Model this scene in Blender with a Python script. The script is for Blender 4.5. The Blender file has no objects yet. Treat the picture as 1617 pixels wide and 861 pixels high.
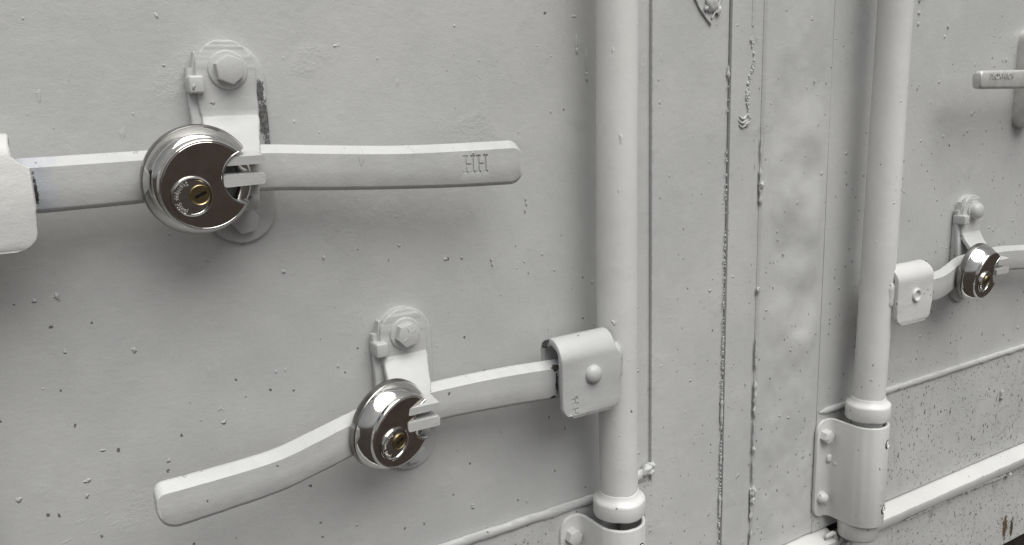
import bpy, bmesh, math, random
from mathutils import Vector, Matrix, noise
random.seed(7)
S = bpy.context.scene
COL = S.collection
R = math.radians

# ------------------------------------------------------------------ camera
# metres; X runs right along the doors, Y into them (door sheet at Y=0), Z up, camera height is Z=0
cam_d = bpy.data.cameras.new('camera')
cam_d.sensor_width = 36.0
cam_d.lens = 36.0 * 1306.95 / 1617.0
cam_d.clip_start = 0.01
cam_d.clip_end = 1000.0
cam = bpy.data.objects.new('camera', cam_d)
COL.objects.link(cam)
yaw, pitch, roll = R(30.54), R(11.82), R(-1.917)
fw = Vector((math.sin(yaw)*math.cos(pitch), math.cos(yaw)*math.cos(pitch), -math.sin(pitch)))
rt = Vector((math.cos(yaw), -math.sin(yaw), 0))
up = rt.cross(fw)
rt, up = rt*math.cos(roll)+up*math.sin(roll), up*math.cos(roll)-rt*math.sin(roll)
m = Matrix((rt, up, -fw)).transposed().to_4x4()
m.translation = Vector((0, -0.6, 0))
cam.matrix_world = m
S.camera = cam

# ------------------------------------------------------------------ sky, sun, exposure
SUN_EL, SUN_AZ = R(61), R(4)          # azimuth measured from straight out of the doors towards +X
w = bpy.data.worlds.new('World')
S.world = w
w.use_nodes = True
nt = w.node_tree
nt.nodes.clear()
wo = nt.nodes.new('ShaderNodeOutputWorld')
bg = nt.nodes.new('ShaderNodeBackground')
sky = nt.nodes.new('ShaderNodeTexSky')
sky.sky_type = 'NISHITA'
sky.sun_disc = False
sky.sun_elevation = SUN_EL
sky.sun_rotation = math.pi - SUN_AZ
sky.dust_density = 4.0
sky.air_density = 1.0
hs = nt.nodes.new('ShaderNodeHueSaturation')
hs.inputs['Saturation'].default_value = 0.10     # a grey overcast sky
bg.inputs['Strength'].default_value = 0.05
nt.links.new(sky.outputs[0], hs.inputs['Color'])
nt.links.new(hs.outputs[0], bg.inputs['Color'])
nt.links.new(bg.outputs[0], wo.inputs['Surface'])

sun_d = bpy.data.lights.new('sun', 'SUN')
sun_d.energy = 1.5
sun_d.angle = R(58)
sun_d.color = (1.0, 0.985, 0.955)
sun = bpy.data.objects.new('sun', sun_d)
COL.objects.link(sun)
sd = Vector((math.sin(SUN_AZ)*math.cos(SUN_EL), -math.cos(SUN_AZ)*math.cos(SUN_EL), math.sin(SUN_EL)))
sun.rotation_euler = sd.to_track_quat('Z', 'Y').to_euler()
S.view_settings.view_transform = 'Standard'
S.view_settings.look = 'None'
S.view_settings.gamma = 1.0
S.view_settings.exposure = 0.86

# ------------------------------------------------------------------ materials
class NT:
    def __init__(s, name):
        s.m = bpy.data.materials.new(name)
        s.m.use_nodes = True
        s.t = s.m.node_tree
        s.b = s.t.nodes['Principled BSDF']
        s.pos = s.t.nodes.new('ShaderNodeNewGeometry').outputs['Position']
    def n(s, typ, ins=None, **props):
        d = s.t.nodes.new(typ)
        for k, v in props.items(): setattr(d, k, v)
        for k, v in (ins or {}).items(): s.put(d.inputs[k], v)
        return d
    def put(s, sock, v):
        if isinstance(v, bpy.types.NodeSocket): s.t.links.new(v, sock)
        else: sock.default_value = v
    def math(s, op, a, b=0.0, c=0.0, clamp=False):
        d = s.n('ShaderNodeMath', operation=op, use_clamp=clamp)
        s.put(d.inputs[0], a); s.put(d.inputs[1], b); s.put(d.inputs[2], c)
        return d.outputs[0]
    def noise(s, scale, detail=3, rough=.5, stretch=None, vec=None):
        v = vec or s.pos
        if stretch: v = s.n('ShaderNodeMapping', {'Vector': v, 'Scale': stretch}).outputs[0]
        return s.n('ShaderNodeTexNoise', {'Vector': v, 'Scale': scale, 'Detail': detail, 'Roughness': rough}).outputs['Fac']
    def ramp(s, v, a, b, lo=0., hi=1.):
        d = s.n('ShaderNodeMapRange', interpolation_type='SMOOTHSTEP')
        for i, x in enumerate((v, a, b, lo, hi)): s.put(d.inputs[i], x)
        return d.outputs[0]
    def mix(s, f, a, b):
        d = s.n('ShaderNodeMix', data_type='RGBA')
        s.put(d.inputs[0], f); s.put(d.inputs[6], a); s.put(d.inputs[7], b)
        return d.outputs[2]
    def cells(s, scale, stretch=(1, 1, 1)):
        v = s.n('ShaderNodeMapping', {'Vector': s.pos, 'Scale': stretch}).outputs[0]
        wob = s.n('ShaderNodeTexNoise', {'Vector': v, 'Scale': scale*2.3, 'Detail': 2}).outputs['Color']
        off = s.n('ShaderNodeVectorMath', operation='SUBTRACT'); s.put(off.inputs[0], wob); off.inputs[1].default_value = (.5, .5, .5)
        sc = s.n('ShaderNodeVectorMath', operation='SCALE'); s.put(sc.inputs[0], off.outputs[0]); sc.inputs['Scale'].default_value = .55/scale
        ad = s.n('ShaderNodeVectorMath', operation='ADD'); s.put(ad.inputs[0], v); s.put(ad.inputs[1], sc.outputs[0])
        d = s.n('ShaderNodeTexVoronoi', {'Vector': ad.outputs[0], 'Scale': scale})
        sep = s.n('ShaderNodeSeparateColor', {'Color': d.outputs['Color']})
        return d.outputs['Distance'], sep.outputs[0], sep.outputs[1]

def paint(name, col=(.50, .50, .487), specks=1.0, chips=(), tints=(), bump=1.0, dirt=0.0):
    """Brushed-on grey paint: orange peel, runs, nibs and pin-hole rust specks; chips are worn-through places (x, y, z, r)."""
    k = NT(name)
    sep = k.n('ShaderNodeSeparateXYZ', {'Vector': k.pos})
    # wear grows low down and towards the right end of the doors
    grow = k.math('MULTIPLY_ADD', sep.outputs[2], -1.7, k.math('MULTIPLY', sep.outputs[0], .35))
    grow = k.math('ADD', grow, k.math('MULTIPLY', k.math('SUBTRACT', k.noise(8, 3, .6), .5), .9))
    grow = k.ramp(grow, 0.02, 1.15, .10, 1.0)
    base = k.mix(k.ramp(k.noise(7, 5, .65), .3, .7), (col[0]*.92, col[1]*.925, col[2]*.93, 1), (col[0]*1.05, col[1]*1.05, col[2]*1.05, 1))
    # yellowing patches
    base = k.mix(k.math('MULTIPLY', k.ramp(k.noise(4, 3, .6), .5, .75), .25), base, (col[0]*1.0, col[1]*.985, col[2]*.93, 1))
    hgt = []
    hgt.append(k.math('MULTIPLY', k.noise(900, 2, .5), .00010*bump))
    hgt.append(k.math('MULTIPLY', k.noise(170, 3, .6, (.8, 1, 1.2)), .00020*bump))
    hgt.append(k.math('MULTIPLY', k.noise(26, 3, .55, (1, 1, .6)), .0011*bump))
    patch = k.ramp(k.noise(17, 2, .5), .60, .72)
    hgt.append(k.math('MULTIPLY', k.math('MULTIPLY', k.noise(330, 4, .7), patch), .0005*bump))
    # scratches and sags under the paint
    sc = k.ramp(k.noise(40, 2, .5, (2.2, 1, .6)), .72, .77)
    hgt.append(k.math('MULTIPLY', sc, .00025*bump))
    # nibs
    d1, r1, g1 = k.cells(75)
    nib = k.math('MULTIPLY', k.ramp(d1, .16, .03), k.ramp(r1, .80, .84))
    hgt.append(k.math('MULTIPLY', nib, .0011*bump))
    h = hgt[0]
    for x in hgt[1:]: h = k.math('ADD', h, x)
    masks = []
    if specks:
        sets = [(62, (1, 1, .62), .72, .10), (170, (1, 1, .8), .58, .22), (30, (1.25, 1, .5), .88, .040), (95, (1, 1, .45), .66, .15)]
        if specks > 1.4: sets += [(260, (1, 1, .7), .55, .26), (120, (1.2, 1, .4), .6, .17)]
        else: sets = [(62, (1, 1, .5), .87, .058), (170, (1, 1, .8), .66, .18), (95, (1, 1, .4), .76, .095)]
        for scl, st, thr, rad in sets:
            d, r, g = k.cells(scl, st)
            t = k.math('SUBTRACT', 1.03, k.math('MULTIPLY', grow, (1.03-thr)*specks))
            on = k.math('GREATER_THAN', r, t)
            sz = k.math('MULTIPLY', k.math('MULTIPLY_ADD', g, .8, .35), rad)
            inside = k.ramp(k.math('SUBTRACT', sz, d), 0.0, .04)
            masks.append(k.math('MULTIPLY', inside, k.math('MULTIPLY', on, .80)))
    mk = masks[0] if masks else None
    for x in masks[1:]: mk = k.math('MAXIMUM', mk, x)
    colr = base
    if dirt:
        st = k.ramp(k.noise(55, 5, .75, (1, 1, .3)), .50, .78)
        dm = k.math('MULTIPLY', k.math('MULTIPLY', st, dirt), grow)
        colr = k.mix(dm, colr, (.20, .195, .18, 1))
        fine = k.math('MULTIPLY', k.ramp(k.noise(420, 3, .7, (1, 1, .6)), .60, .74), k.math('MULTIPLY', k.math('MULTIPLY', grow, grow), min(.8, dirt*1.6)))
        colr = k.mix(fine, colr, (.17, .165, .155, 1))
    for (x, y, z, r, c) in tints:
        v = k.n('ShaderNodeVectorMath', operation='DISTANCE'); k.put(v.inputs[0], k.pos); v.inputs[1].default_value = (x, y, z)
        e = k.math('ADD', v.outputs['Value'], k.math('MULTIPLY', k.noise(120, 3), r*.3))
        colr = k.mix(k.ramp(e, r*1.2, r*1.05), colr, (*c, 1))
    if mk is not None:
        colr = k.mix(mk, colr, (.075, .066, .056, 1))
        h = k.math('SUBTRACT', h, k.math('MULTIPLY', mk, .0004))
    rough = k.math('MULTIPLY_ADD', k.noise(60, 3), .14, .30)
    for ch in chips:
        x, y, z, r = ch[:4]
        sc3 = ch[4] if len(ch) > 4 else (1, 1, 1)
        cc = ch[5] if len(ch) > 5 else (.035, .034, .033)
        mp = k.n('ShaderNodeMapping', {'Vector': k.pos, 'Location': (-x/sc3[0], -y/sc3[1], -z/sc3[2]), 'Scale': tuple(1/q for q in sc3)})
        v = k.n('ShaderNodeVectorMath', operation='LENGTH'); k.put(v.inputs[0], mp.outputs[0])
        e = k.math('ADD', v.outputs['Value'], k.math('MULTIPLY', k.math('SUBTRACT', k.noise(260, 4, .75), .5), r*2.2))
        e = k.math('ADD', e, k.math('MULTIPLY', k.math('SUBTRACT', k.noise(1100, 2, .6), .5), r*.9))
        mm = k.ramp(e, r, r*.86)
        cvar = k.mix(k.ramp(k.noise(380, 4, .7), .42, .68), (*cc, 1), (cc[0]*2.6, cc[1]*2.6, cc[2]*2.6, 1))
        colr = k.mix(mm, colr, cvar)
        h = k.math('SUBTRACT', h, k.math('MULTIPLY', mm, .0004))
    bp = k.n('ShaderNodeBump', {'Strength': 1.0, 'Distance': 1.0, 'Height': h})
    k.put(k.b.inputs['Base Color'], colr)
    k.put(k.b.inputs['Roughness'], rough)
    k.put(k.b.inputs['Normal'], bp.outputs[0])
    k.b.inputs['Specular IOR Level'].default_value = .5
    return k.m

def metal(name, col, rough, brushed=0.0, smudge=.06, bump=.00002, metallic=1.0):
    k = NT(name)
    tc = k.n('ShaderNodeTexCoord').outputs['Object']
    k.b.inputs['Metallic'].default_value = metallic
    n = k.noise(90, 4, .6, vec=tc)
    k.put(k.b.inputs['Base Color'], k.mix(k.ramp(n, .35, .75), (*col, 1), (col[0]*.82, col[1]*.81, col[2]*.79, 1)))
    k.put(k.b.inputs['Roughness'], k.math('MULTIPLY_ADD', k.noise(140, 4, .7, vec=tc), smudge, rough))
    h = k.math('MULTIPLY', k.noise(500, 3, .6, vec=tc), bump)
    if brushed:
        h = k.math('ADD', h, k.math('MULTIPLY', k.noise(300, 3, .7, (.06, 1, 4.5), vec=tc), brushed))
    k.put(k.b.inputs['Normal'], k.n('ShaderNodeBump', {'Strength': 1.0, 'Distance': 1.0, 'Height': h}).outputs[0])
    return k.m

def plain(name, col, rough=.7):
    k = NT(name)
    n = k.noise(400, 4, .7)
    k.put(k.b.inputs['Base Color'], k.mix(n, (*[c*.6 for c in col], 1), (*[c*1.35 for c in col], 1)))
    k.b.inputs['Roughness'].default_value = rough
    k.b.inputs['Specular IOR Level'].default_value = .1
    k.put(k.b.inputs['Normal'], k.n('ShaderNodeBump', {'Strength': .6, 'Distance': .002, 'Height': n}).outputs[0])
    return k.m

GREY = (.50, .503, .494)
M_DOOR = paint('door_paint', GREY, specks=1.0, dirt=.10)
M_LOW = paint('low_door_paint', GREY, specks=1.75, dirt=.42)
M_SILL = paint('sill_paint', GREY, specks=1.85, dirt=.62,
               chips=[(1.176, -.010, -.640, .012, (.55, 1, 1.6), (.085, .055, .03)), (1.195, -.010, -.645, .010, (.5, 1, 1.6), (.05, .035, .02))])
M_BAR = paint('bar_paint', GREY, specks=.7, bump=.8)
M_PIPE = paint('pipe_paint', (.66, .66, .645), specks=.5, bump=.7)
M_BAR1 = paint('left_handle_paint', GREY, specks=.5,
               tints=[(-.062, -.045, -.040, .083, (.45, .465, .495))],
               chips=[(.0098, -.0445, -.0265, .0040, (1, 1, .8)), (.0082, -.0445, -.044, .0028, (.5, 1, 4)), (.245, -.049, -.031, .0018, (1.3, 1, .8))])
M_BAR2 = paint('middle_handle_paint', GREY, specks=.8,
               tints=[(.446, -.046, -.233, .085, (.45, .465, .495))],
               chips=[(.366, -.0465, -.2215, .004, (.9, 1, .8)), (.3665, -.0465, -.236, .0026, (.5, 1, 4)), (.363, -.0465, -.247, .0028, (1, 1, .6))])
M_CATCH = paint('catch_paint', GREY, specks=.4)
M_CATCH1 = paint('worn_catch_paint', GREY, specks=.4,
                 chips=[(.1525, -.0045, .010, .0048, (.62, 2, 1.7), (.085, .085, .083)), (.1540, -.0045, -.008, .0058, (.70, 2, 2.3), (.085, .085, .083)), (.1555, -.0045, -.028, .0050, (.62, 2, 3.0), (.12, .12, .118)), (.148, -.0095, .0195, .0012, (1, 2, 1))])
M_HUB = paint('hub_paint', (.60, .60, .585), specks=.5, bump=1.3)
M_HUB2 = paint('chipped_hub_paint', GREY, specks=.6,
               chips=[(.361, -.034, -.201, .008, (1, 1, 1)), (.361, -.052, -.262, .0035, (1, 1, .8), (.16, .155, .15))])
M_BRK = paint('bracket_paint', (.60, .60, .585), specks=.45, bump=.8)
M_DARK = plain('dark_gap', (.012, .012, .012), .9)
M_CHROME = metal('polished_steel', (.64, .63, .615), .03, smudge=.07)
M_FACE = metal('brushed_steel_face', (.56, .515, .49), .06, brushed=.000008, smudge=.02)
M_SHELL = metal('dull_steel_shell', (.30, .295, .285), .20)
M_SHACK = metal('shackle_steel', (.68, .67, .66), .10)
M_BRASS = metal('brass', (.37, .30, .165), .30)
M_LETTER = metal('engraved_steel', (.90, .89, .87), .50)
M_GALV = metal('galvanised_steel', (.62, .62, .60), .30, smudge=.15, bump=.0002, metallic=.35)
k = NT('ground_dirt')
k.put(k.b.inputs['Base Color'], k.mix(k.noise(3, 6, .7), (.036, .029, .024, 1), (.090, .076, .066, 1)))
k.b.inputs['Roughness'].default_value = .95
k.b.inputs['Specular IOR Level'].default_value = .15
k.put(k.b.inputs['Normal'], k.n('ShaderNodeBump', {'Strength': .8, 'Distance': .02, 'Height': k.noise(45, 6, .7)}).outputs[0])
M_GROUND = k.m

# ------------------------------------------------------------------ helpers
def link(name, me, mat, parent=None, smooth=True, ang=38):
    if smooth:
        for p in me.polygons: p.use_smooth = True
        me.set_sharp_from_angle(angle=R(ang))
    o = bpy.data.objects.new(name, me)
    me.name = name
    if mat and not me.materials: me.materials.append(mat)
    COL.objects.link(o)
    if parent: o.parent = parent
    return o

def obj(name, bm, mat, parent=None, smooth=True, ang=38):
    bmesh.ops.recalc_face_normals(bm, faces=bm.faces)
    me = bpy.data.meshes.new(name)
    bm.to_mesh(me); bm.free()
    return link(name, me, mat, parent, smooth, ang)

def thing(name, label, cat, loc=(0, 0, 0), rz=0.0, group=None, rx=0.0):
    o = bpy.data.objects.new(name, None)
    o.empty_display_size = .02
    COL.objects.link(o)
    o.location = loc; o.rotation_euler = (rx, 0, rz)
    o['label'] = label; o['category'] = cat
    if group: o['group'] = group
    return o

def dup(root, loc, rz, label):
    r = root.copy(); COL.objects.link(r); r.location = loc; r.rotation_euler = (root.rotation_euler.x, 0, rz); r['label'] = label
    for ch in list(root.children):
        c = ch.copy(); COL.objects.link(c); c.parent = r
        for g in list(ch.children):
            d = g.copy(); COL.objects.link(d); d.parent = c
    return r

def bm_join(dst, src):
    me = bpy.data.meshes.new('tmp'); src.to_mesh(me); src.free(); dst.from_mesh(me); bpy.data.meshes.remove(me)

def box(bm, x0, x1, y0, y1, z0, z1, bev=0.0, seg=2):
    b = bmesh.new()
    bmesh.ops.create_cube(b, size=1)
    bmesh.ops.scale(b, vec=(x1-x0, y1-y0, z1-z0), verts=b.verts)
    bmesh.ops.translate(b, vec=((x0+x1)/2, (y0+y1)/2, (z0+z1)/2), verts=b.verts)
    if bev: bmesh.ops.bevel(b, geom=b.edges[:], offset=bev, segments=seg, affect='EDGES', profile=.5)
    bm_join(bm, b)

def prism(bm, pts, y0, y1, bev=0.0, seg=3):
    """outline (x, z) pushed from Y=y0 (front, towards the viewer) back to y1, front edge rounded"""
    b = bmesh.new()
    f = b.faces.new([b.verts.new((x, y1, z)) for x, z in pts])
    ex = bmesh.ops.extrude_face_region(b, geom=[f])
    vs = [v for v in ex['geom'] if isinstance(v, bmesh.types.BMVert)]
    bmesh.ops.translate(b, vec=(0, y0-y1, 0), verts=vs)
    if bev:
        es = [e for e in b.edges if all(abs(v.co.y-y0) < 1e-7 for v in e.verts)]
        bmesh.ops.bevel(b, geom=es, offset=bev, segments=seg, affect='EDGES', profile=.5)
    bm_join(bm, b)

def arc(cx, cz, r, a0, a1, n=16):
    return [(cx+r*math.cos(R(a0+(a1-a0)*i/n)), cz+r*math.sin(R(a0+(a1-a0)*i/n))) for i in range(n+1)]

def lathe(bm, prof, seg=96, cx=0, cz=0):
    """profile (radius, y) turned about the Y axis through (cx, cz)"""
    rings = []
    for r, y in prof:
        if r < 1e-6: rings.append([bm.verts.new((cx, y, cz))])
        else: rings.append([bm.verts.new((cx+r*math.cos(2*math.pi*i/seg), y, cz+r*math.sin(2*math.pi*i/seg))) for i in range(seg)])
    for a, b in zip(rings, rings[1:]):
        for i in range(seg):
            j = (i+1) % seg
            if len(a) == 1 and len(b) == 1: continue
            if len(a) == 1: bm.faces.new((a[0], b[i], b[j]))
            elif len(b) == 1: bm.faces.new((a[i], a[j], b[0]))
            else: bm.faces.new((a[i], a[j], b[j], b[i]))

def catmull(P, sub):
    out = []
    n = len(P)
    for i in range(n-1):
        p0, p1, p2, p3 = P[max(i-1, 0)], P[i], P[i+1], P[min(i+2, n-1)]
        for s in range(sub):
            t = s/sub
            out.append(tuple(.5*((2*b)+(-a+c)*t+(2*a-5*b+4*c-d)*t*t+(-a+3*b-3*c+d)*t**3) for a, b, c, d in zip(p0, p1, p2, p3)))
    out.append(tuple(P[-1]))
    return out

def sweep(bm, path, widths, wdir, t, r=.002, jit=0.0, wcen=None):
    """a bent flat bar: rounded-rectangle section (width along wdir, thickness t) carried along path"""
    wd = Vector(wdir)
    P = [Vector(p) for p in path]
    rings = []
    seed = random.random()*100
    for i, p in enumerate(P):
        tan = (P[min(i+1, len(P)-1)]-P[max(i-1, 0)])
        tan -= wd*tan.dot(wd)
        tan.normalize()
        nrm = tan.cross(wd).normalized()
        hw, ht = widths[i]/2, t/2
        rr = min(r, hw*.9, ht*.95)
        ring = []
        for sx, sz, a0 in ((1, 1, 0), (-1, 1, 90), (-1, -1, 180), (1, -1, 270)):
            for q in range(4):
                a = R(a0+30*q)
                u = sx*(hw-rr)+rr*math.cos(a); v = sz*(ht-rr)+rr*math.sin(a)
                co = p+wd*u+nrm*v
                if jit:
                    co += (wd*math.cos(a)+nrm*math.sin(a))*jit*(noise.noise(co*130+Vector((seed, 0, 0)))+.6*noise.noise(co*330))
                ring.append(bm.verts.new(co))
        rings.append(ring)
    n = len(rings[0])
    for a, b in zip(rings, rings[1:]):
        for i in range(n): bm.faces.new((a[i], a[(i+1) % n], b[(i+1) % n], b[i]))
    bm.faces.new(rings[0]); bm.faces.new(list(reversed(rings[-1])))

def bar_sweep(bm, path, heights, t, top=.0056, low=.0026, jit=0.0):
    P = [Vector(p) for p in path]
    rings = []
    seed = random.random()*100
    Z = Vector((0, 0, 1))
    for i, p in enumerate(P):
        tan = P[min(i+1, len(P)-1)]-P[max(i-1, 0)]
        tan.z = 0
        tan.normalize()
        nrm = Vector((tan.y, -tan.x, 0))            # towards the viewer for a path running to the right
        hw = heights[i]/2
        sec = [(-t/2, -hw+.0008), (-t/2, hw-.0008), (-t/2+.0008, hw), (t/2-.0074, hw), (t/2-.0064, hw-.0003), (t/2-.0062, hw-.0005), (t/2-.0033, hw-top*.48), (t/2, hw-top), (t/2+.0001, 0), (t/2, -hw+low*1.2), (t/2-.0004, -hw+low*.9), (t/2-.0022, -hw+.0002), (t/2-.0030, -hw), (-t/2+.0008, -hw)]
        ring = []
        for k_, (n_, z_) in enumerate(sec):
            co = p+nrm*n_+Z*z_
            if jit:
                q = jit*(noise.noise(co*90+Vector((seed, 0, 0)))+.7*noise.noise(co*240))
                if k_ == 6: co += Z*q*2.2
                else: co += nrm*q*.5
            ring.append(bm.verts.new(co))
        rings.append(ring)
    n = len(rings[0])
    for a, b in zip(rings, rings[1:]):
        for i in range(n): bm.faces.new((a[i], a[(i+1) % n], b[(i+1) % n], b[i]))
    bm.faces.new(rings[0]); bm.faces.new(list(reversed(rings[-1])))

def tube(bm, path, rad, seg=16, jit=0.0, jscale=150, flat=None):
    P = [Vector(p) for p in path]
    rings = []
    for i, p in enumerate(P):
        tan = (P[min(i+1, len(P)-1)]-P[max(i-1, 0)]).normalized()
        a = tan.cross(Vector((0, 1, 0)))
        if a.length < 1e-4: a = Vector((1, 0, 0))
        a.normalize(); b = tan.cross(a)
        rd = rad[i] if isinstance(rad, (list, tuple)) else rad
        ring = []
        for q in range(seg):
            th = 2*math.pi*q/seg
            d = a*math.cos(th)+b*math.sin(th)
            if flat: d.y *= flat
            k_ = 1+(jit*(noise.noise((p+d*rd)*jscale)+.5*noise.noise((p+d*rd)*jscale*2.7)) if jit else 0)
            ring.append(bm.verts.new(p+d*rd*k_))
        rings.append(ring)
    for a, b in zip(rings, rings[1:]):
        for i in range(seg): bm.faces.new((a[i], a[(i+1) % seg], b[(i+1) % seg], b[i]))
    bm.faces.new(rings[0]); bm.faces.new(list(reversed(rings[-1])))

def bead(bm, a, b, rad, jit=.5, step=.004, wander=.0008, ends=True, flat=.7):
    """a hand-laid weld or sealant bead from a to b"""
    a, b = Vector(a), Vector(b)
    n = max(3, int((b-a).length/step))
    sd_ = random.random()*50
    path, rr = [], []
    for i in range(n+1):
        t = i/n
        p = a.lerp(b, t)
        p += Vector((noise.noise(Vector((t*n*.25+sd_, 0, 0))), 0, noise.noise(Vector((t*n*.25+sd_, 9, 0)))))*wander
        e = min(1.0, (min(i, n-i)+.25)/2.0) if ends else 1.0
        path.append(p); rr.append(rad*e*(1+jit*noise.noise(Vector((t*n*.45+sd_, 3, 1)))))
    tube(bm, path, rr, 10, jit*.5, 260, flat)

def blob(bm, x, y, z, rx, ry, rz, sub=2, jit=.25):
    if max(rx, rz) > .002 and sub == 2: sub = 3
    b = bmesh.new()
    bmesh.ops.create_icosphere(b, subdivisions=sub, radius=1)
    o = Vector((random.random()*99, random.random()*99, 0))
    for v in b.verts:
        v.co *= 1+jit*noise.noise(v.co*1.4+o)
        v.co = Vector((x+v.co.x*rx, y+v.co.y*ry, z+v.co.z*rz))
    bm_join(bm, b)

def hexbolt(bm, cx, cz, y, af, hgt, rot=0, dome=False):
    """hex head: across flats af, sitting at depth y and standing hgt towards the viewer"""
    pts = [(cx+af/1.732*math.cos(R(60*i+rot)), cz+af/1.732*math.sin(R(60*i+rot))) for i in range(6)]
    prism(bm, pts, y-hgt, y+.001, bev=.0009, seg=2)

def cut(o, cutter_bm):
    bmesh.ops.recalc_face_normals(cutter_bm, faces=cutter_bm.faces)
    me = bpy.data.meshes.new('cut'); cutter_bm.to_mesh(me); cutter_bm.free()
    c = bpy.data.objects.new('cut', me); COL.objects.link(c); c.parent = o.parent
    mod = o.modifiers.new('b', 'BOOLEAN'); mod.object = c; mod.operation = 'DIFFERENCE'; mod.solver = 'EXACT'
    dg = bpy.context.evaluated_depsgraph_get(); dg.update()
    new = bpy.data.meshes.new_from_object(o.evaluated_get(dg))
    o.modifiers.clear()
    old = o.data; o.data = new; new.name = old.name
    bpy.data.objects.remove(c); bpy.data.meshes.remove(me)

_fc = {}
def glyph(ch, size, depth):
    """flat mesh of one letter, centred on its width, base on z=0, facing -Y"""
    if ch not in _fc:
        c = bpy.data.curves.new('glyph', 'FONT'); c.body = ch; c.size = 1.0; c.extrude = .5; c.resolution_u = 3
        o = bpy.data.objects.new('glyph', c); COL.objects.link(o)
        dg = bpy.context.evaluated_depsgraph_get(); dg.update()
        me = bpy.data.meshes.new_from_object(o.evaluated_get(dg))
        _fc[ch] = ([v.co.copy() for v in me.vertices], [tuple(p.vertices) for p in me.polygons])
        bpy.data.objects.remove(o); bpy.data.curves.remove(c); bpy.data.meshes.remove(me)
    vs, fs = _fc[ch]
    xs = [v.x for v in vs]; cx = (min(xs)+max(xs))/2
    return [Vector(((v.x-cx)*size, -v.z*depth, v.y*size)) for v in vs], fs, (max(xs)-min(xs))*size

# ------------------------------------------------------------------ setting: ground
b = bmesh.new()
N = 40
bmesh.ops.create_grid(b, x_segments=N, y_segments=N, size=400)
bmesh.ops.translate(b, vec=(0, 0, -.74), verts=b.verts)
g = obj('ground', b, M_GROUND, smooth=False)
g['kind'] = 'structure'

# ------------------------------------------------------------------ container doors
def scatter(bm, x0, x1, z0, z1, y, n, rmin=.0004, rmax=.0013):
    for i in range(n):
        r = rmin+(rmax-rmin)*random.random()**3
        blob(bm, x0+(x1-x0)*random.random(), y, z0+(z1-z0)*random.random(), r, r*.6, r*(1+.6*random.random()), 1, .3)

def sheet(bm, x0, x1, z0, z1, depth_at, nx, nz, back=.03):
    """a pressed steel sheet: gridded front with its own relief, closed sides"""
    vs = [[bm.verts.new((x0+(x1-x0)*i/nx, 0, z0+(z1-z0)*j/nz)) for j in range(nz+1)] for i in range(nx+1)]
    for c in vs:
        for v in c: v.co.y = -depth_at(v.co.x, v.co.z)
    for i in range(nx):
        for j in range(nz): bm.faces.new((vs[i][j], vs[i+1][j], vs[i+1][j+1], vs[i][j+1]))
    rim = [vs[i][0] for i in range(nx+1)]+[vs[nx][j] for j in range(1, nz+1)]+[vs[i][nz] for i in range(nx-1, -1, -1)]+[vs[0][j] for j in range(nz-1, 0, -1)]
    bk = [bm.verts.new((v.co.x, back, v.co.z)) for v in rim]
    for i in range(len(rim)):
        j = (i+1) % len(rim)
        bm.faces.new((rim[i], rim[j], bk[j], bk[i]))

def wavy(a, s):
    return lambda x, z: a*noise.noise(Vector((x*s, 3.3, z*s)))

door = thing('container_door', 'grey steel door left of the vertical seam, carrying two of the latch handles', 'container door', (0, 0, 0))
b = bmesh.new()
sheet(b, -.75, .5070, -.380, .75, lambda x, z: .0009*noise.noise(Vector((x*5, 3.3, z*5)))-.0010*max(0, min(1, (x-.5030)/.0030)), 700, 40)
scatter(b, -.2, .40, -.37, .12, 0, 190)
for (x, z, rz_) in ((.4254, .046, .006), (.4257, .039, .0035), (.4357, .030, .011), (.4357, .019, .0024), (.436, .016, .003)):
    blob(b, x, 0, z, .0014, .0012, rz_, 2, .15)
for i in range(9):                                   # old scratches filled with paint
    x0 = -.010+.034*random.random(); z0 = -.290+.018*random.random(); L_ = random.uniform(.008, .022)
    tube(b, [(x0+L_*q/5, .0002, z0+L_*.32*q/5) for q in range(6)], [.0001, .0004, .0006, .0005, .0004, .0001], 6, .3, 400)
for (x, z) in ((.3700, -.0838), (.3705, -.088), (.3690, -.094), (.3340, -.1318), (.3350, -.136)):
    blob(b, x, 0, z, .0007, .0009, .0018, 2, .5)
obj('door_panel', b, M_DOOR, door)
b = bmesh.new()
sheet(b, .5074, .6034, -.80, .75, lambda x, z: .0024-.0012*max(0, (x-.598)/.0045)+.0006*noise.noise(Vector((x*9, 0, z*4))), 24, 60)
scatter(b, .51, .60, -.5, .12, -.0024, 50)
obj('door_stile', b, M_DOOR, door)
b = bmesh.new()
sheet(b, -.75, .5075, -.80, -.3805, lambda x, z: .003+.0008*noise.noise(Vector((x*6, 1, z*6))), 50, 20)
scatter(b, .2, .5, -.5, -.385, -.003, 40)
obj('lower_panel', b, M_LOW, door)
# sealant beads round the panel
b = bmesh.new()
bead(b, (.5084, -.0022, .75), (.5084, -.0022, -.366), .0010, .8, .003, .0003)
obj('weld_bead', b, M_DOOR, door)
b = bmesh.new()
bead(b, (-.75, -.003, -.3785), (.47, -.003, -.3785), .0048, .18, .006, .0006)
bead(b, (.46, -.003, -.3785), (.500, -.004, -.366), .0055, .3, .004, .0005)
blob(b, .500, -.005, -.366, .007, .005, .005, 2, .5)
blob(b, .505, -.005, -.362, .004, .004, .003, 2, .5)
obj('weld_bead', b, M_DOOR, door)
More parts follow.
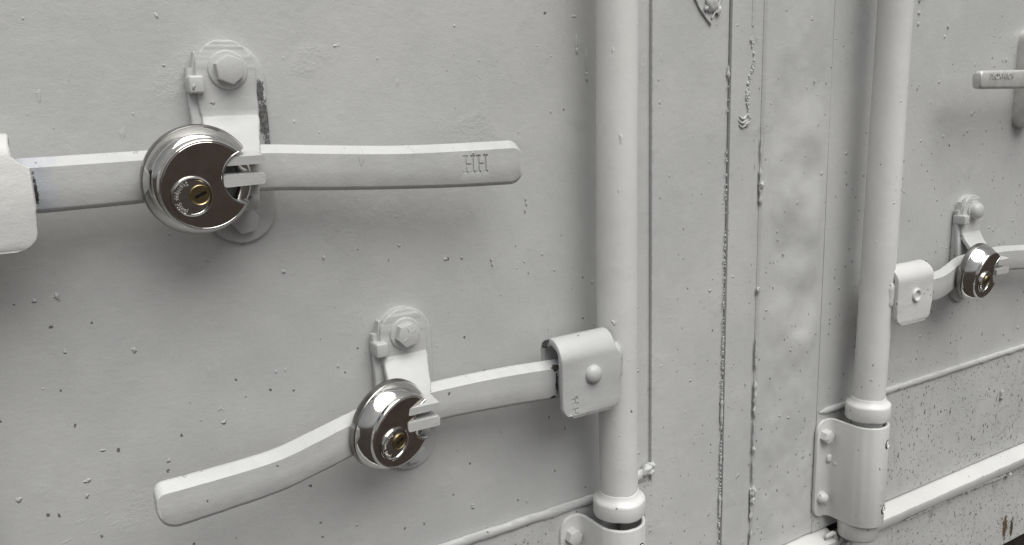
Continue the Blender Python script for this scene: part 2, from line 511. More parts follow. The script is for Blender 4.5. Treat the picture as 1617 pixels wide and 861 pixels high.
# hanging paint sag at the top edge of the stile
b = bmesh.new()
path = catmull([(.548, -.0032, .13), (.553, -.0036, .098), (.560, -.0038, .082), (.570, -.0038, .070), (.578, -.0036, .0625)], 8)
tube(b, path, [.0011]*len(path), 8, .4, 300)
path = catmull([(.600, -.0032, .13), (.594, -.0036, .098), (.588, -.0038, .083), (.579, -.0036, .068)], 8)
tube(b, path, [.0010]*len(path), 8, .4, 300)
blob(b, .577, -.0035, .104, .012, .0045, .019, 3, .12)
blob(b, .578, -.0040, .082, .007, .0030, .008, 3, .25)
blob(b, .571, -.004, .077, .0022, .002, .0028, 2, .4)
blob(b, .586, -.004, .076, .0035, .0025, .005, 2, .5)
obj('paint_sag', b, M_DOOR, door)

door2 = thing('container_door', 'grey steel door right of the vertical seam, with a dented strip and rust specks', 'container door', (0, 0, 0))
rng = random.Random(4)
dents = [(.690, .040, .020, .030, .0030), (.675, -.020, .018, .035, -.0022), (.718, -.050, .020, .030, .0042), (.735, -.085, .018, .022, -.0028),
         (.700, -.110, .024, .024, .0036), (.728, -.140, .020, .026, .0044), (.690, -.165, .018, .022, -.0030), (.715, -.195, .026, .020, .0040),
         (.735, -.225, .018, .024, -.0030), (.695, -.240, .022, .026, .0032), (.722, -.275, .024, .022, .0044), (.690, -.310, .020, .026, -.0022),
         (.715, -.345, .026, .030, .0036), (.725, -.395, .022, .03, -.0015), (.735, .010, .014, .028, -.0026), (.725, .09, .02, .03, .002)]
def dent(x, z):
    s = 0
    for cx, cz, sx, sz, a in dents:
        u, v = (x-cx)/sx, (z-cz)/sz
        s += a*math.exp(-(u*u+v*v))
    edge = max(0.0, min(1.0, (x-.660)/.012))*max(0.0, min(1.0, (.754-x)/.012))
    s += .0018*noise.noise(Vector((x*28, 2, z*22)))+.0006*noise.noise(Vector((x*80, 2, z*60)))
    groove = -.0024*max(0.0, 1-(x-.6534)/.0030)
    return .0012+groove+s*edge*1.35*(.58 if z < -.05 else .58-.22*min(1, (z+.05)/.05))
b = bmesh.new()
sheet(b, .6534, .7545, -.516, .75, dent, 70, 420)
scatter(b, .66, .75, -.5, .12, -.001, 70)
obj('dented_strip', b, M_DOOR, door2)
b = bmesh.new()
def strip(x, z):
    t = x*1000
    if t < 632: d = .0042
    elif t < 648: d = .0042-.0034*(t-632)/16
    elif t < 651: d = .0008-.0026*(t-648)/3
    else: d = -.0018
    return d+.0005*noise.noise(Vector((x*12, 5, z*5)))
sheet(b, .6049, .6532, -.80, .75, strip, 48, 60)
scatter(b, .61, .64, -.5, .12, -.0042, 26)
# torn paint scar on the strip
for i in range(34):
    t = i/33
    z = .050-.078*t
    x = .6305+.0035*math.sin(t*7)-.010*max(0, t-.78)+rng.uniform(-.0012, .0012)
    if .10 < t < .30 and i % 3: continue
    blob(b, x, -.0044, z, rng.uniform(.0008, .0026), rng.uniform(.0008, .0018), rng.uniform(.0010, .0028), 2, .5)
for dx, dz in ((0, 0), (-.001, -.004), (-.0005, -.008)):
    path = [(.6165+dx+.010*q/6, -.0045-.0006*math.sin(q/2), -.0235+dz-.003*math.sin(q*.55)) for q in range(7)]
    tube(b, path, [.0003, .0007, .0009, .0011, .0013, .0014, .0006], 8, .3, 400)
blob(b, .626, -.0045, -.031, .0045, .002, .0035, 2, .5)
path = [(.6325, -.0044, .062+.001*q) for q in range(30)]
tube(b, path, [.0016]*30, 8, .2, 200, .4)
blob(b, .6335, -.0045, .0925, .0028, .0012, .0016, 2, .3)
obj('door_stile', b, M_DOOR, door2)
b = bmesh.new()
z = -.02
while z > -.50:
    L = rng.uniform(.006, .045)
    if rng.random() < .62: bead(b, (.6528+rng.uniform(-.001, .001), -.0012, z), (.6528+rng.uniform(-.001, .001), -.0012, z-L), rng.uniform(.0008, .0026), .9, .0025, .0010)
    z -= L+rng.uniform(.002, .012)
for zc, q in ((-.095, 1.0), (-.205, .7), (-.385, .8), (-.435, 1.5), (-.445, 1.1)):
    blob(b, .6528, -.002, zc, .0024*q, .0026*q, .004*q, 2, .6)
obj('weld_bead', b, M_DOOR, door2)
# crusty paint beads along the seam
b = bmesh.new()
z = .75
while z > -.60:
    dens = .04 if z > .02 else (.62 if z < -.05 else .15)
    if rng.random() < dens:
        r_ = rng.uniform(.0005, .0011)*(1.25 if z < -.25 else 1)
        blob(b, .6018+rng.uniform(-.0006, .0004), -.0036, z, r_, r_, r_*rng.uniform(.8, 2.2), 1, .4)
    z -= rng.uniform(.0015, .0042)
for za, zb in ((-.31, -.345), (-.42, -.45), (.025, .012), (-.375, -.39)):
    bead(b, (.6016, -.0036, za), (.6020, -.0036, zb), .0016, .9, .002, .0006)
obj('seam_paint', b, M_DOOR, door)
b = bmesh.new()
box(b, .600, .610, .012, .02, -.80, .75)
obj('door_seal', b, M_DARK, door2, smooth=False)
b = bmesh.new()
sheet(b, .7545, 2.2, -.3655, .75, lambda x, z: .0006+.0012*max(0, 1-(x-.7545)/.01)+.0009*noise.noise(Vector((x*5, 8, z*5))), 60, 56)
scatter(b, .83, 1.35, -.36, .13, -.0006, 150, .0005, .0022)
for (x, z, q) in ((.905, .100, 1.6), (.898, .094, 1.2), (.898, .080, 1.0), (.898, .068, .9), (.991, .105, 1.6), (.955, .066, 1.1), (.950, .055, .8)):
    blob(b, x, -.001, z, .0016*q, .0016*q, .0024*q, 2, .5)
obj('door_panel', b, M_DOOR, door2)
b = bmesh.new()
sheet(b, .7545, 2.2, -.5158, -.366, lambda x, z: .0025+.0008*noise.noise(Vector((x*7, 1, z*7))), 60, 16)
scatter(b, .83, 1.4, -.5, -.37, -.0025, 80, .0005, .0018)
for (x, z) in ((1.138, -.4235), (1.138, -.430)):
    blob(b, x, -.003, z, .0022, .003, .006, 2, .6)
obj('lower_panel', b, M_LOW, door2)
b = bmesh.new()
bead(b, (.757, -.003, -.3655), (2.2, -.003, -.3635), .0042, .2, .006, .0006)
bead(b, (.757, -.002, -.370), (.755, -.002, -.50), .0012, .8, .004, .0006)
obj('weld_bead', b, M_DOOR, door2)

# sill under the doors
sill = thing('door_sill', 'speckled grey steel sill below both doors with a bright sloping ledge and rusty lower edge', 'door sill', (0, 0, 0))
def ledge(bm, x0, x1, bumpy):
    prof = [(.03, -.5185), (-.0015, -.5185), (-.004, -.5195), (-.0165, -.5255), (-.019, -.5275), (-.0195, -.531), (-.0155, -.5420), (-.010, -.5445), (-.006, -.546), (.03, -.546)]
    n = max(2, int((x1-x0)/.006))
    rings = []
    for i in range(n+1):
        x = x0+(x1-x0)*i/n
        w_ = .0009*bumpy*noise.noise(Vector((x*45, 7, 2)))
        rings.append([bm.verts.new((x, y+(w_ if y < 0 else 0), z+.6*w_)) for y, z in prof])
    k_ = len(prof)
    for a, c in zip(rings, rings[1:]):
        for i in range(k_): bm.faces.new((a[i], a[(i+1) % k_], c[(i+1) % k_], c[i]))
    bm.faces.new(rings[0]); bm.faces.new(list(reversed(rings[-1])))
b = bmesh.new(); ledge(b, .815, 2.2, .6); obj('sill_ledge', b, M_BRK, sill)
b = bmesh.new(); ledge(b, -.75, .782, 1.6)
path = catmull([(.765, -.014, -.520), (.776, -.016, -.517), (.780, -.016, -.524), (.784, -.016, -.534), (.792, -.015, -.530)], 8)
tube(b, path, [.0028]*len(path), 10, .35, 220)
obj('sill_ledge', b, M_BRK, sill)
b = bmesh.new()
sheet(b, .8075, 2.2, -.6665, -.5455, lambda x, z: .006+.0009*noise.noise(Vector((x*8, 3, z*8))), 60, 14, .10)
scatter(b, .83, 1.4, -.65, -.55, -.006, 70, .0005, .0018)
obj('sill_plate', b, M_SILL, sill)
b = bmesh.new()
sheet(b, -.75, .8035, -.6665, -.5455, lambda x, z: .006+.0006*noise.noise(Vector((x*8, 3, z*8))), 50, 12, .10)
obj('sill_plate', b, M_SILL, sill)
b = bmesh.new()
bead(b, (.81, -.0075, -.5475), (1.05, -.0078, -.5475), .0017, .8, .003, .0010)
bead(b, (.93, -.0075, -.5520), (1.02, -.0078, -.5505), .0011, .9, .003, .0012)
bead(b, (1.04, -.0078, -.5480), (1.165, -.0078, -.5520), .0026, .8, .003, .0016)
blob(b, 1.167, -.009, -.5515, .005, .004, .004, 2, .4)
obj('weld_bead', b, M_BRK, sill)
b = bmesh.new()
box(b, -.75, 2.2, .022, .03, -.56, -.50)
box(b, .7560, 2.19, .0035, .0060, -.530, -.5125)
obj('sill_gap', b, M_DARK, sill, smooth=False)

# ------------------------------------------------------------------ locking bars (pipe, collar, hub and its swinging handle)
def pipe(parent, x, lean, ztop, zcol, rr=.0175, out=.036, foot=None, drop=0.0, nclump=0):
    b = bmesh.new()
    n = 60
    z1 = zcol-.002
    path = []
    for i in range(n+1):
        z = ztop+(z1-ztop)*i/n
        path.append((lean(z), -out, z))
    for i in range(nclump):                          # clumps of thick paint on the pipe
        z = random.choice((.03, -.02, -.035, -.075, -.09))+random.gauss(0, .008); a = R(-35+random.gauss(0, 12)); r_ = random.uniform(.0006, .0017)
        blob(b, lean(z)+rr*math.sin(a), -out-rr*math.cos(a), z, r_*1.2, r_*.28, r_*random.uniform(1.2, 3), 3, .8)
    tube(b, path, [rr*(1+.03*math.exp(-((p[2]+.15)/.09)**2)) for p in path], 48, .012, 24)
    obj('pipe', b, M_PIPE, parent)
    xb = lean(zcol)
    b = bmesh.new()
    prof = [(rr-.002, .0085), (rr+.0006, .0074), (rr+.0016, .0042), (rr+.0036, .0022), (.0230, .0006), (.0238, -.0004), (.0241, -.0016), (.0241, -.0106-drop), (.0236, -.0120-drop), (.020, -.0126-drop), (.016, -.0126-drop)]
    rings = []
    for r_, dz in prof:
        ring = []
        for i in range(64):
            a = 2*math.pi*i/64
            q = r_*(1+.012*noise.noise(Vector((math.cos(a)*2.5, math.sin(a)*2.5, zcol*7+dz*60))))
            ring.append(b.verts.new((xb+q*math.cos(a), -out+q*math.sin(a), zcol+dz+.0012*noise.noise(Vector((math.cos(a)*2, math.sin(a)*2, 4+zcol))))))
        rings.append(ring)
    for a_, c_ in zip(rings, rings[1:]):
        for i in range(64): b.faces.new((a_[i], a_[(i+1) % 64], c_[(i+1) % 64], c_[i]))
    obj('collar', b, M_PIPE, parent)
    if foot:
        b = bmesh.new()
        path = [(xb, -out, zcol-.02), (xb, -out, foot+.012), (xb, -out, foot+.004), (xb, -out, foot)]
        tube(b, path, [.0165, .0165, .0165, .015], 40)
        path = [(xb-.001, -out+.004, foot+.030), (xb-.001, -out+.004, foot+.003), (xb-.001, -out+.004, foot+.001), (xb-.001, -out+.004, foot)]
        tube(b, path, [.0225, .0225, .0215, .020], 48, .02, 90)
        obj('rod_foot', b, M_BRK, parent)

def hub(parent, x0, x1, ztop, zbot, mat, side, rivet, eyelet=False, marks=None, zrag=0.0, rollcut=0.0):
    """folded saddle plate: front leaf, rolled top, short back leaf; side = +1 when the rod is to its right"""
    cx, wd_ = (x0+x1)/2, x1-x0
    fo, bo = .0575, .0285
    rad = (fo-bo)/2
    zc = ztop-rad
    P = [(fo, zbot), (fo, zbot+.0012), (fo, zbot+.003), (fo, zbot+.006), (fo, zbot+.010), (fo, zbot+.022), (fo, (zbot+zc)/2), (fo, zc-.003)]
    # the roll is tight at the front and runs back flatter
    for i in range(13):
        a = math.pi*i/12
        P.append((bo+rad+rad*math.cos(a), zc+rad*math.sin(a)*(.95 if a < 1.6 else .85)))
    P += [(bo, zc-.010), (bo, zc-.024)]
    W = []
    for i in range(len(P)):
        s = 1.0
        if i < 6: s = (.66, .80, .875, .95, .99, 1.0)[i]
        if i > 17: s = .96
        W.append(wd_*s)
    b = bmesh.new()
    CX = []
    for i in range(len(P)):
        q = rollcut*(0 if i < 8 else (.6 if i == 8 else 1))
        W[i] -= q; CX.append(cx-q/2)
    sweep(b, [(c_, -o, z) for c_, (o, z) in zip(CX, P)], W, (1, 0, 0), .0058, .0014, .0009)
    # weld where the saddle meets the rod
    xe = x1-.001 if side > 0 else x0+.001
    if parent is not None and zrag == 0:
        bead(b, (xe+side*.003, -fo+.007, ztop-.010), (xe+side*.002, -fo+.008, zbot+.016), .0066, .12, .004, .0010, flat=.9)
    o = obj('hub', b, mat, parent)
    if marks:
        mx, mz = marks
        for dz in (0, -.0042, -.0090, -.0132):
            c = bmesh.new(); box(c, mx-.0034, mx+.0034, -fo-.006, -fo-.0018, mz+dz-.0006, mz+dz+.0006); cut(o, c)
        for dz in (-.0021, -.0111):
            c = bmesh.new(); box(c, mx-.0006, mx+.0006, -fo-.006, -fo-.0020, mz+dz-.0017, mz+dz+.0017); cut(o, c)
        for p in o.data.polygons: p.use_smooth = True
        o.data.set_sharp_from_angle(angle=R(38))
    if rivet:
        rx, rz_ = rivet
        b = bmesh.new()
        y = -fo-.0028
        if eyelet: lathe(b, [(.0078, y+.001), (.0076, y-.0018), (.0066, y-.0027), (.0052, y-.0024), (.0044, y-.0012), (.0042, y+.0006), (0, y+.0008)], 40, rx, rz_)
        else: lathe(b, [(.0082, y+.002), (.0082, y-.0005), (.0076, y-.0026), (.0060, y-.0044), (.0036, y-.0056), (0, y-.006)], 40, rx, rz_)
        obj('rivet', b, mat, o)
    return o

def handle(parent, P, mat, ends=(False, True), stamp=None, t=.0090, jit=.0005, cuts=(.005, .006)):
    """P: (x, out, z, height) along the bar; ends: which ends are rounded"""
    Q = catmull(P, 12)
    # arc length for end rounding
    L = [0]
    for a, c in zip(Q, Q[1:]): L.append(L[-1]+math.hypot(c[0]-a[0], c[1]-a[1]))
    out = []
    er = .014
    W = []
    def fac(d, h):
        if d >= er: return 1.0
        u = 1-d/er
        return math.sqrt(max(0.0, 1-u*u))*.52+.48
    # denser points close to the rounded ends
    def at(s):
        for i in range(len(L)-1):
            if L[i+1] >= s: 
                u = (s-L[i])/max(1e-9, L[i+1]-L[i]); return tuple(a+(c-a)*u for a, c in zip(Q[i], Q[i+1]))
        return Q[-1]
    ss = []
    T = L[-1]
    s = 0.0
    while s < T:
        ss.append(s)
        near = (ends[0] and s < er) or (ends[1] and T-s < er)
        s += .0006 if near else .003
    ss.append(T)
    pts = []
    for s in ss:
        x, o, z, h = at(s)
        d = min(s if ends[0] else 9, T-s if ends[1] else 9)
        ct, cb = (c_*(1-math.sqrt(max(0.0, 1-(1-d/c_)**2))) if d < c_ else 0.0 for c_ in cuts)
        pts.append((x, -o, z+(cb-ct)/2)); W.append(h-ct-cb)
    b = bmesh.new()
    bar_sweep(b, pts if pts[-1][0] > pts[0][0] else pts[::-1], W if pts[-1][0] > pts[0][0] else W[::-1], t, jit=jit)
    o = obj('handle', b, mat, parent, ang=30)
    if stamp:
        sx, so, sz, hh, tilt, depth = stamp
        for ch in (0, 1):
            bx = ch*.0105
            for u0, u1, v0, v1 in ((0, .0017, 0, hh), (.0058, .0075, 0, hh), (0.001, .0066, hh*.42, hh*.42+.0016), (-.0012, .0028, hh-.0012, hh+.0004), (.0047, .0087, hh-.0012, hh+.0004), (-.0012, .0028, -.0004, .0012), (.0047, .0087, -.0004, .0012)):
                d_ = bmesh.new()
                box(d_, bx+u0, bx+u1, -.01, depth, v0, v1)
                bmesh.ops.rotate(d_, cent=(0, 0, 0), matrix=Matrix.Rotation(tilt, 3, 'Z'), verts=d_.verts)
                bmesh.ops.translate(d_, vec=(sx, -so, sz), verts=d_.verts)
                cut(o, d_)
        for p in o.data.polygons: p.use_smooth = True
        o.data.set_sharp_from_angle(angle=R(38))
    return o

GB = 'latch bars with their swinging handles'
bar1 = thing('locking_bar', 'upper left latch handle stamped HH, with a blue-grey patch beside its hub', 'latch bar', (0, 0, 0), 0, GB)
hub(bar1, -.060, .0070, -.0115, -.0755, M_HUB, -1, None, rollcut=.0085)
handle(bar1, [(-.035, .041, -.0405, .0325), (.020, .0375, -.0405, .0325), (.067, .0325, -.0403, .0325), (.110, .0315, -.040, .032), (.145, .0325, -.0398, .031), (.185, .036, -.0425, .031), (.236, .042, -.0455, .031), (.290, .048, -.0470, .0325), (.336, .050, -.0475, .0335)], M_BAR1,
       cuts=(.0100, .0115), stamp=(.2855, .0482+.0045, -.0525, .0125, R(-2), .0011))
pipe(bar1, -.073, lambda z: -.073, .75, -.356)

bar2 = thing('locking_bar', 'latch bar with the pipe left of the seam and a long handle curving lower left', 'latch bar', (0, 0, 0), 0, GB)
pipe(bar2, .4405, lambda z: .4405+.0014*math.sin(z*8), .75, -.3640, nclump=3, drop=.0028)
hub(bar2, .3630, .4245, -.1985, -.2640, M_HUB2, 1, (.3945, -.2290), marks=(.3755, -.2470), rollcut=.0050)
handle(bar2, [(.400, .043, -.2330, .033), (.372, .043, -.2330, .033), (.320, .037, -.2320, .0325), (.262, .032, -.2325, .031), (.222, .034, -.2345, .031), (.184, .046, -.2375, .031), (.152, .060, -.2385, .030), (.122, .072, -.2390, .029), (.085, .077, -.2395, .0295), (.0465, .079, -.2405, .031)], M_BAR2,
       cuts=(.0060, .0135), stamp=(.0905, .0770+.0047, -.2455, .0105, R(2), .0006))

bar3 = thing('locking_bar', 'latch bar with the bent pipe right of the seam, handle running off the right edge', 'latch bar', (0, 0, 0), 0, GB)
def lean3(z):
    q = max(0.0, (-z-.12)/.24)
    return .8045-.0058*min(q, 2.0)**1.6+.0012*math.sin(z*9)
pipe(bar3, .804, lean3, .75, -.3515, foot=-.5185, drop=.0050)
hub(bar3, .8055, .8685, -.1955, -.2585, M_HUB, -1, (.8375, -.2270), eyelet=True)
handle(bar3, [(.840, .043, -.2290, .033), (.875, .0445, -.2290, .033), (.905, .044, -.2285, .033), (.935, .038, -.2250, .033), (.965, .032, -.2205, .032), (1.010, .031, -.2185, .031), (1.055, .031, -.2180, .031), (1.110, .033, -.2225, .0315), (1.180, .040, -.227, .032), (1.26, .046, -.230, .033)], M_BAR)

# ------------------------------------------------------------------ bolted guide brackets round the rods
def guide_bracket(x, ztop, zbot, label, pins=True):
    t = thing('guide_bracket', label, 'bracket', (x, 0, 0), 0, 'bolted brackets guiding the rods')
    # half-section (dx from the rod axis, out) of the formed plate
    sec = [(-.0465, .0045), (-.034, .0045), (-.0275, .0050), (-.0235, .0100), (-.0225, .022), (-.0220, .036)]
    sec += [(-.022*math.cos(R(a)), .036+.022*math.sin(R(a))) for a in range(15, 166, 15)]
    sec += [(.022, .036), (.0225, .020), (.0235, .0100), (.0275, .0050), (.034, .0045), (.040, .0045)]
    sec = catmull(sec, 4)
    n = len(sec)
    zc = (ztop+zbot)/2
    W = []
    for i, (dx, o) in enumerate(sec):
        h = ztop-zbot
        d = min(dx+.0465, .040-dx)
        if d < .014: h -= 2*(.014-math.sqrt(max(0, .014**2-(.014-d)**2)))*.9
        W.append(h)
    b = bmesh.new()
    pts = [(dx, -o, zc) for dx, o in sec]
    sweep(b, pts, W, (0, 0, 1), .0038, .0014, .0003)
    # pressed dimple
    blob(b, -.0262, -.0075, zc+.012, .0045, .0035, .006, 3, .3)
    blob(b, -.0225, -.0140, zc+.008, .003, .0035, .006, 3, .3)
    o = obj('bracket_plate', b, M_BRK, t)
    b = bmesh.new(); hexbolt(b, -.0345, ztop-.0195, -.0062, .0138, .0085, 12); obj('bolt', b, M_BRK, t, ang=25)
    b = bmesh.new()
    lathe(b, [(.0072, -.005), (.0072, -.0085), (.0066, -.0112), (.005, -.0135), (.0026, -.0146), (0, -.0148)], 28, -.0355, zbot+.026)
    obj('bolt', b, M_BRK, t)
    if pins:
        for zz in (ztop-.022, zbot+.020):
            a = R(17)
            cx_, co_ = .0240*math.sin(a), .036+.0240*math.cos(a)
            b = bmesh.new()
            lathe(b, [(.0044, .0006), (.0044, -.0006), (.0038, -.0011), (.0033, -.0004), (.0031, .0004), (.0016, .0002), (.0012, -.0008), (0, -.001)], 24)
            bmesh.ops.rotate(b, cent=(0, 0, 0), matrix=Matrix.Rotation(a, 3, 'Z'), verts=b.verts)
            bmesh.ops.translate(b, vec=(cx_, -co_, zz), verts=b.verts)
            obj('pin', b, M_BRK, t)
            # the dark drilled recess round the pin
            b = bmesh.new()
            lathe(b, [(.0054, .0002), (.0052, -.0002), (.0040, -.0003), (.0038, .0004)], 24)
            bmesh.ops.rotate(b, cent=(0, 0, 0), matrix=Matrix.Rotation(a, 3, 'Z'), verts=b.verts)
            bmesh.ops.translate(b, vec=(cx_, -co_, zz), verts=b.verts)
            obj('pin_recess', b, M_DARK, t)
    return t
guide_bracket(.4405, -.3870, -.510, 'bracket under the left pipe, cut off by the bottom edge, one hex bolt showing')
guide_bracket(.7985, -.3745, -.4970, 'whole bolted bracket round the foot of the right pipe, with two bolts and two pins')

# ------------------------------------------------------------------ handle catches (back plate, keeper, swinging hasp, bolts)
def handle_catch(bx, bz, lip, label, mat, dome=False, ldx=-.0065):
    """origin at the upper bolt; lip = how far below the bolt the folded lips lie"""
    t = thing('handle_catch', label, 'hasp', (bx, 0, bz), 0, 'bolted hasps holding the handles')
    b = bmesh.new()
    out = arc(.002, -.0055, .0245, 180, 0, 24)+arc(.002, -.0945, .0245, 360, 180, 24)
    prism(b, out, -.0048, .002, .0014, 3)
    obj('back_plate', b, mat, t)
    # keeper strip at the left with the stop tab
    b = bmesh.new()
    P = catmull([(.006, .002), (.006, -.010), (.0075, -.030), (.011, -.055), (.014, -.075)], 6)
    sweep(b, [(-.0160, -o, z) for o, z in P], [.020]*len(P), (1, 0, 0), .0055, .0016, .0003)
    prism(b, [(-.0205, .012), (-.0190, .0125), (-.0165, -.004), (-.0225, -.004)], -.010, -.003, .001)
    box(b, -.0265, -.0165, -.0185, -.002, -.0150, -.0035, .0016, 3)
    box(b, -.0250, -.0135, -.0085, -.001, -.080, -.012, .0012, 2)
    obj('keeper_tab', b, mat, t)
    # swinging hasp: pill top, flat, kick outward, forward lip
    b = bmesh.new()
    zl = -lip
    P, W = [], []
    for i in range(9):                               # rounded top
        a = i/8
        z = .0195-.0195*a
        P.append((.0095, z)); W.append(2*math.sqrt(max(1e-6, .0198**2-z*z)) if i else .010)
    for o, z, wv in ((.0095, -.012, .0395), (.0095, -.024, .039), (.0100, zl+.030, .038), (.0130, zl+.0255, .0375), (.0200, zl+.0185, .036), (.0300, zl+.0105, .034), (.0370, zl+.0060, .032), (.0415, zl+.0042, .0305)):
        P.append((o, z)); W.append(wv)
    for o, z, wv in ((.0450, zl+.0038, .0285), (.0530, zl+.0034, .0268), (.0625, zl+.0026, .0262)):
        P.append((o, z)); W.append(wv)
    Q = catmull([(o, z, wv) for (o, z), wv in zip(P, W)], 4)
    sweep(b, [(-.001+(ldx+.001)*max(0, min(1, (q[0]-.012)/.03)), -q[0], q[1]) for q in Q], [q[2] for q in Q], (1, 0, 0), .0056, .0014, .0007)
    obj('hasp', b, mat, t)
    # lower catch: lip, drop in front of the bar, foot
    b = bmesh.new()
    P = catmull([(.0620, zl-.0094), (.0540, zl-.0090), (.0470, zl-.0092), (.0425, zl-.0110), (.0405, zl-.0150), (.0400, zl-.020), (.0392, zl-.0245), (.034, zl-.0285), (.020, zl-.0300), (.0075, zl-.0310), (.0030, zl-.0310)], 5)
    sweep(b, [(ldx-.0005, -o, z) for o, z in P], [.0262]*len(P), (1, 0, 0), .0074, .0016, .0008)
    obj('catch_hook', b, mat, t)
    # bolts
    b = bmesh.new()
    if dome:
        lathe(b, [(.0125, -.011), (.0125, -.0140), (.0114, -.0146), (.0102, -.0146), (.0102, -.0172), (.0096, -.0195), (.0076, -.0216), (.0042, -.0228), (0, -.0231)], 40)
        bo = obj('bolt', b, mat, t)
    else:
        hexbolt(b, 0, 0, -.0140, .0172, .0078, 38 if lip > .055 else 14)
        for i in range(6):                            # raised head marks
            a = R(60*i+40)
            d_ = bmesh.new(); box(d_, -.0018, .0018, -.0222, -.0212, -.0004, .0004, .0002, 1)
            bmesh.ops.rotate(d_, cent=(0, 0, 0), matrix=Matrix.Rotation(-a, 3, 'Y'), verts=d_.verts)
            bmesh.ops.translate(d_, vec=(.0048*math.cos(a), 0, .0048*math.sin(a)), verts=d_.verts)
            if i in (0, 1, 3) and lip < .055: bm_join(b, d_)
            else: d_.free()
        bo = obj('bolt', b, mat, t, ang=25)
        b = bmesh.new(); lathe(b, [(.0128, -.0110), (.0128, -.0135), (.0122, -.0142), (.0110, -.0144), (0, -.0144)], 44)
        obj('washer', b, mat, bo)
    b = bmesh.new(); hexbolt(b, .0025, -.1025, -.0048, .0170, .0072, 8); obj('bolt', b, mat, t, ang=25)
    return t
handle_catch(.1305, .0255, .0605, 'large upper left hasp with its plate worn to bare dark metal along the right edge', M_CATCH1)
handle_catch(.2465, -.1780, .0485, 'hasp low in the middle with a hex bolt, over the handle curving left', M_CATCH, ldx=-.0090)
handle_catch(1.0185, -.1550, .0580, 'small distant hasp at the right with a round domed bolt', M_CATCH, dome=True, ldx=-.0130)

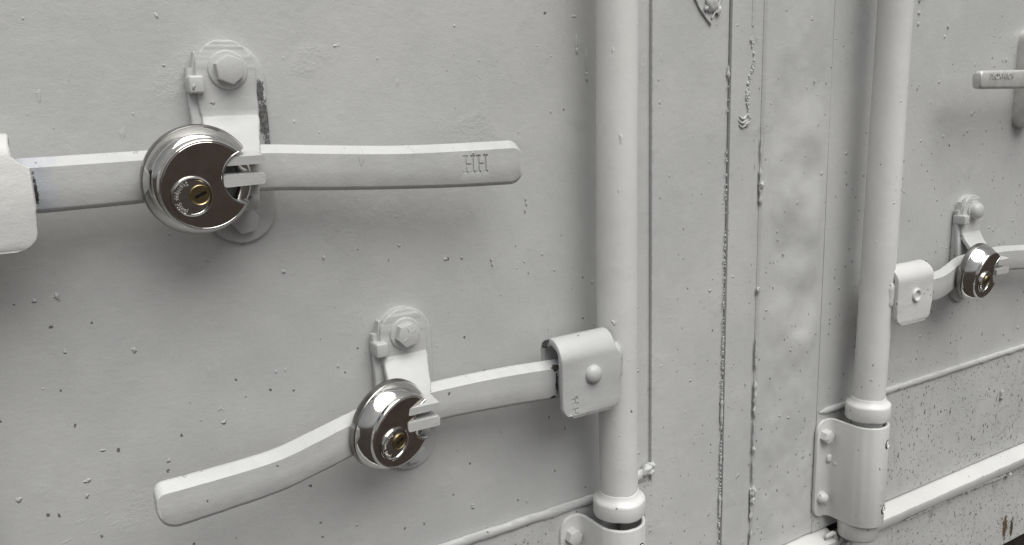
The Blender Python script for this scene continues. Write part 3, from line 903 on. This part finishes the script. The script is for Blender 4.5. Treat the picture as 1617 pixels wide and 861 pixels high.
# ------------------------------------------------------------------ disc padlocks
def padlock(loc, rz, label):
    t = thing('disc_padlock', label, 'padlock', loc, rz, 'round steel disc padlocks', R(8))
    mm = .001
    prof = [(0, 13), (24, 13), (30, 12.7), (33, 11.8), (34.6, 10.2), (35.2, 8.4), (35.2, 6.6), (35.0, 5.0), (34.5, 4.2), (34.4, 3.4), (33.9, 1.6), (33.0, -.8), (31.8, -3.2), (30.6, -5.0), (29.7, -6.1), (29.2, -6.6), (29.0, -7.4), (28.8, -8.6), (28.4, -9.6), (27.9, -10.1), (27.4, -10.2), (27.0, -9.9)]
    pf = [prof[0]]+catmull(prof[1:], 4)
    pf += [(0, -9.9)]
    b = bmesh.new(); lathe(b, [(r_*mm, y*mm) for r_, y in pf], 144)
    body = obj('body', b, M_CHROME, t, ang=30)
    c = bmesh.new()
    lathe(c, [(0, .03), (.0166, .03), (.0166, -.0083), (.0170, -.0095), (.0180, -.0107), (.0204, -.030), (0, -.030)], 72, .0268, .0032)
    cut(body, c)
    for p in body.data.polygons: p.use_smooth = True
    body.data.set_sharp_from_angle(angle=R(30))
    body.data.materials.append(M_SHELL)
    for p in body.data.polygons:
        c_ = p.center
        if c_.y > .0041 and math.hypot(c_.x, c_.z) > .024: p.material_index = 1
    # brushed front disc, cut the same way
    b = bmesh.new(); lathe(b, [(0, -.0097), (.0270, -.0097), (.0270, -.0100), (.0267, -.0102), (0, -.0102)], 120)
    face = obj('face_plate', b, M_FACE, t, ang=30)
    c = bmesh.new(); lathe(c, [(0, .03), (.0178, .03), (.0178, -.03), (0, -.03)], 72, .0268, .0032)
    cut(face, c)
    # rolled lip round the opening
    b = bmesh.new()
    pth = []
    for i in range(61):
        a = R(58+(300-58)*i/60)
        x, z = .0268+.0175*math.cos(a), .0032+.0175*math.sin(a)
        if math.hypot(x, z) < .0285: pth.append((x, -.0100, z))
    tube(b, pth, .00075, 10)
    obj('opening_lip', b, M_CHROME, t)
    # shackle
    b = bmesh.new()
    pth = [(.0268*math.cos(R(a)), .0005, .0268*math.sin(R(a))) for a in range(-52, 72, 3)]
    tube(b, pth, .0046, 24)
    obj('shackle', b, M_SHACK, t)
    # lock cylinder: raised ring, lettering, brass core, key slot
    cx, cz = -.0098, -.0062
    b = bmesh.new()
    lathe(b, [(.0132, -.0099), (.0131, -.0112), (.0127, -.0120), (.0120, -.0123), (.0113, -.0121), (.0109, -.0115), (.0107, -.0113), (0, -.0113)], 72, cx, cz)
    ring = obj('cylinder_ring', b, M_CHROME, t, ang=30)
    b = bmesh.new()
    txt = 'Stainless Steel'
    a = 104.0
    for ch in txt:
        if ch == ' ': a += 12; continue
        vs, fs, wd_ = glyph(ch, .0036, .0003)
        half = math.degrees((wd_/2+.00022)/.0094)
        a += half
        rad = .0102
        th = R(a)
        rot = Matrix.Rotation(-(th+math.pi/2), 3, 'Y')
        bv = [b.verts.new(rot @ v+Vector((cx+rad*math.cos(th), -.01145, cz+rad*math.sin(th)))) for v in vs]
        for f in fs: b.faces.new([bv[i] for i in f])
        a += half
    obj('lettering', b, M_LETTER, ring, smooth=False)
    bx_, bz_ = cx+.0044, cz+.0010
    b = bmesh.new()
    lathe(b, [(.0064, -.0111), (.0064, -.0119), (.0061, -.0122), (.0057, -.0119), (.0055, -.0117), (0, -.0117)], 48, bx_, bz_)
    core = obj('brass_core', b, M_BRASS, ring, ang=30)
    b = bmesh.new()
    ang_ = R(-27)
    d_ = bmesh.new()
    prism(d_, [(-.0034, -.0006), (-.0012, -.0011), (-.0004, -.0004), (.0012, -.0013), (.0042, -.0010), (.0042, .0005), (.0016, .0012), (.0002, .0006), (-.0016, .0013), (-.0034, .0007)], -.01185, -.0109)
    bmesh.ops.rotate(d_, cent=(0, 0, 0), matrix=Matrix.Rotation(ang_, 3, 'Y'), verts=d_.verts)
    bmesh.ops.translate(d_, vec=(bx_, 0, bz_), verts=d_.verts)
    bm_join(b, d_)
    obj('keyhole', b, M_DARK, ring, smooth=False)
    return t
pad = padlock((.0995, -.0525, -.0447), R(6), 'largest padlock, shiny round steel disc on the upper left hasp')
dup(pad, (.2170, -.0525, -.2365), R(19), 'middle padlock, shiny round steel disc on the lower hasp beside the handle curving left')
dup(pad, (.9735, -.0525, -.2220), R(6), 'smallest padlock, far off at the right and turned nearly edge-on')

# ------------------------------------------------------------------ bare metal handle at the right edge
fh = thing('latch_handle', 'pale silver latch handle at the right edge with raised lettering', 'latch handle', (0, 0, 0))
b = bmesh.new()
P = catmull([(.9420, .048, .0040, .0200), (.960, .048, .0040, .0205), (1.02, .047, .0035, .0215), (1.10, .046, .003, .022), (1.25, .046, .002, .023)], 14)
W = []
for i, p in enumerate(P):
    d = p[0]-.942
    W.append(p[3]*(1 if d > .006 else .62+.38*math.sqrt(max(0, 1-(1-d/.006)**2))))
sweep(b, [(p[0], -p[1], p[2]) for p in P], W, (0, 0, 1), .0100, .0032, .0003)
grip = obj('grip', b, M_GALV, fh)
b = bmesh.new()
x = .9590
for ch in 'BLOXWICH':
    vs, fs, wd_ = glyph(ch, .0088, .0006)
    bv = [b.verts.new(v+Vector((x+wd_/2, -.0532, .0045))) for v in vs]
    for f in fs: b.faces.new([bv[i] for i in f])
    x += wd_+.0010
obj('lettering', b, M_GALV, grip, smooth=False)
b = bmesh.new()
prism(b, arc(1.124, .050, .016, 180, 0, 16)+arc(1.124, -.042, .016, 360, 180, 16), -.018, .0, .005, 4)
obj('keeper_plate', b, M_GALV, fh)
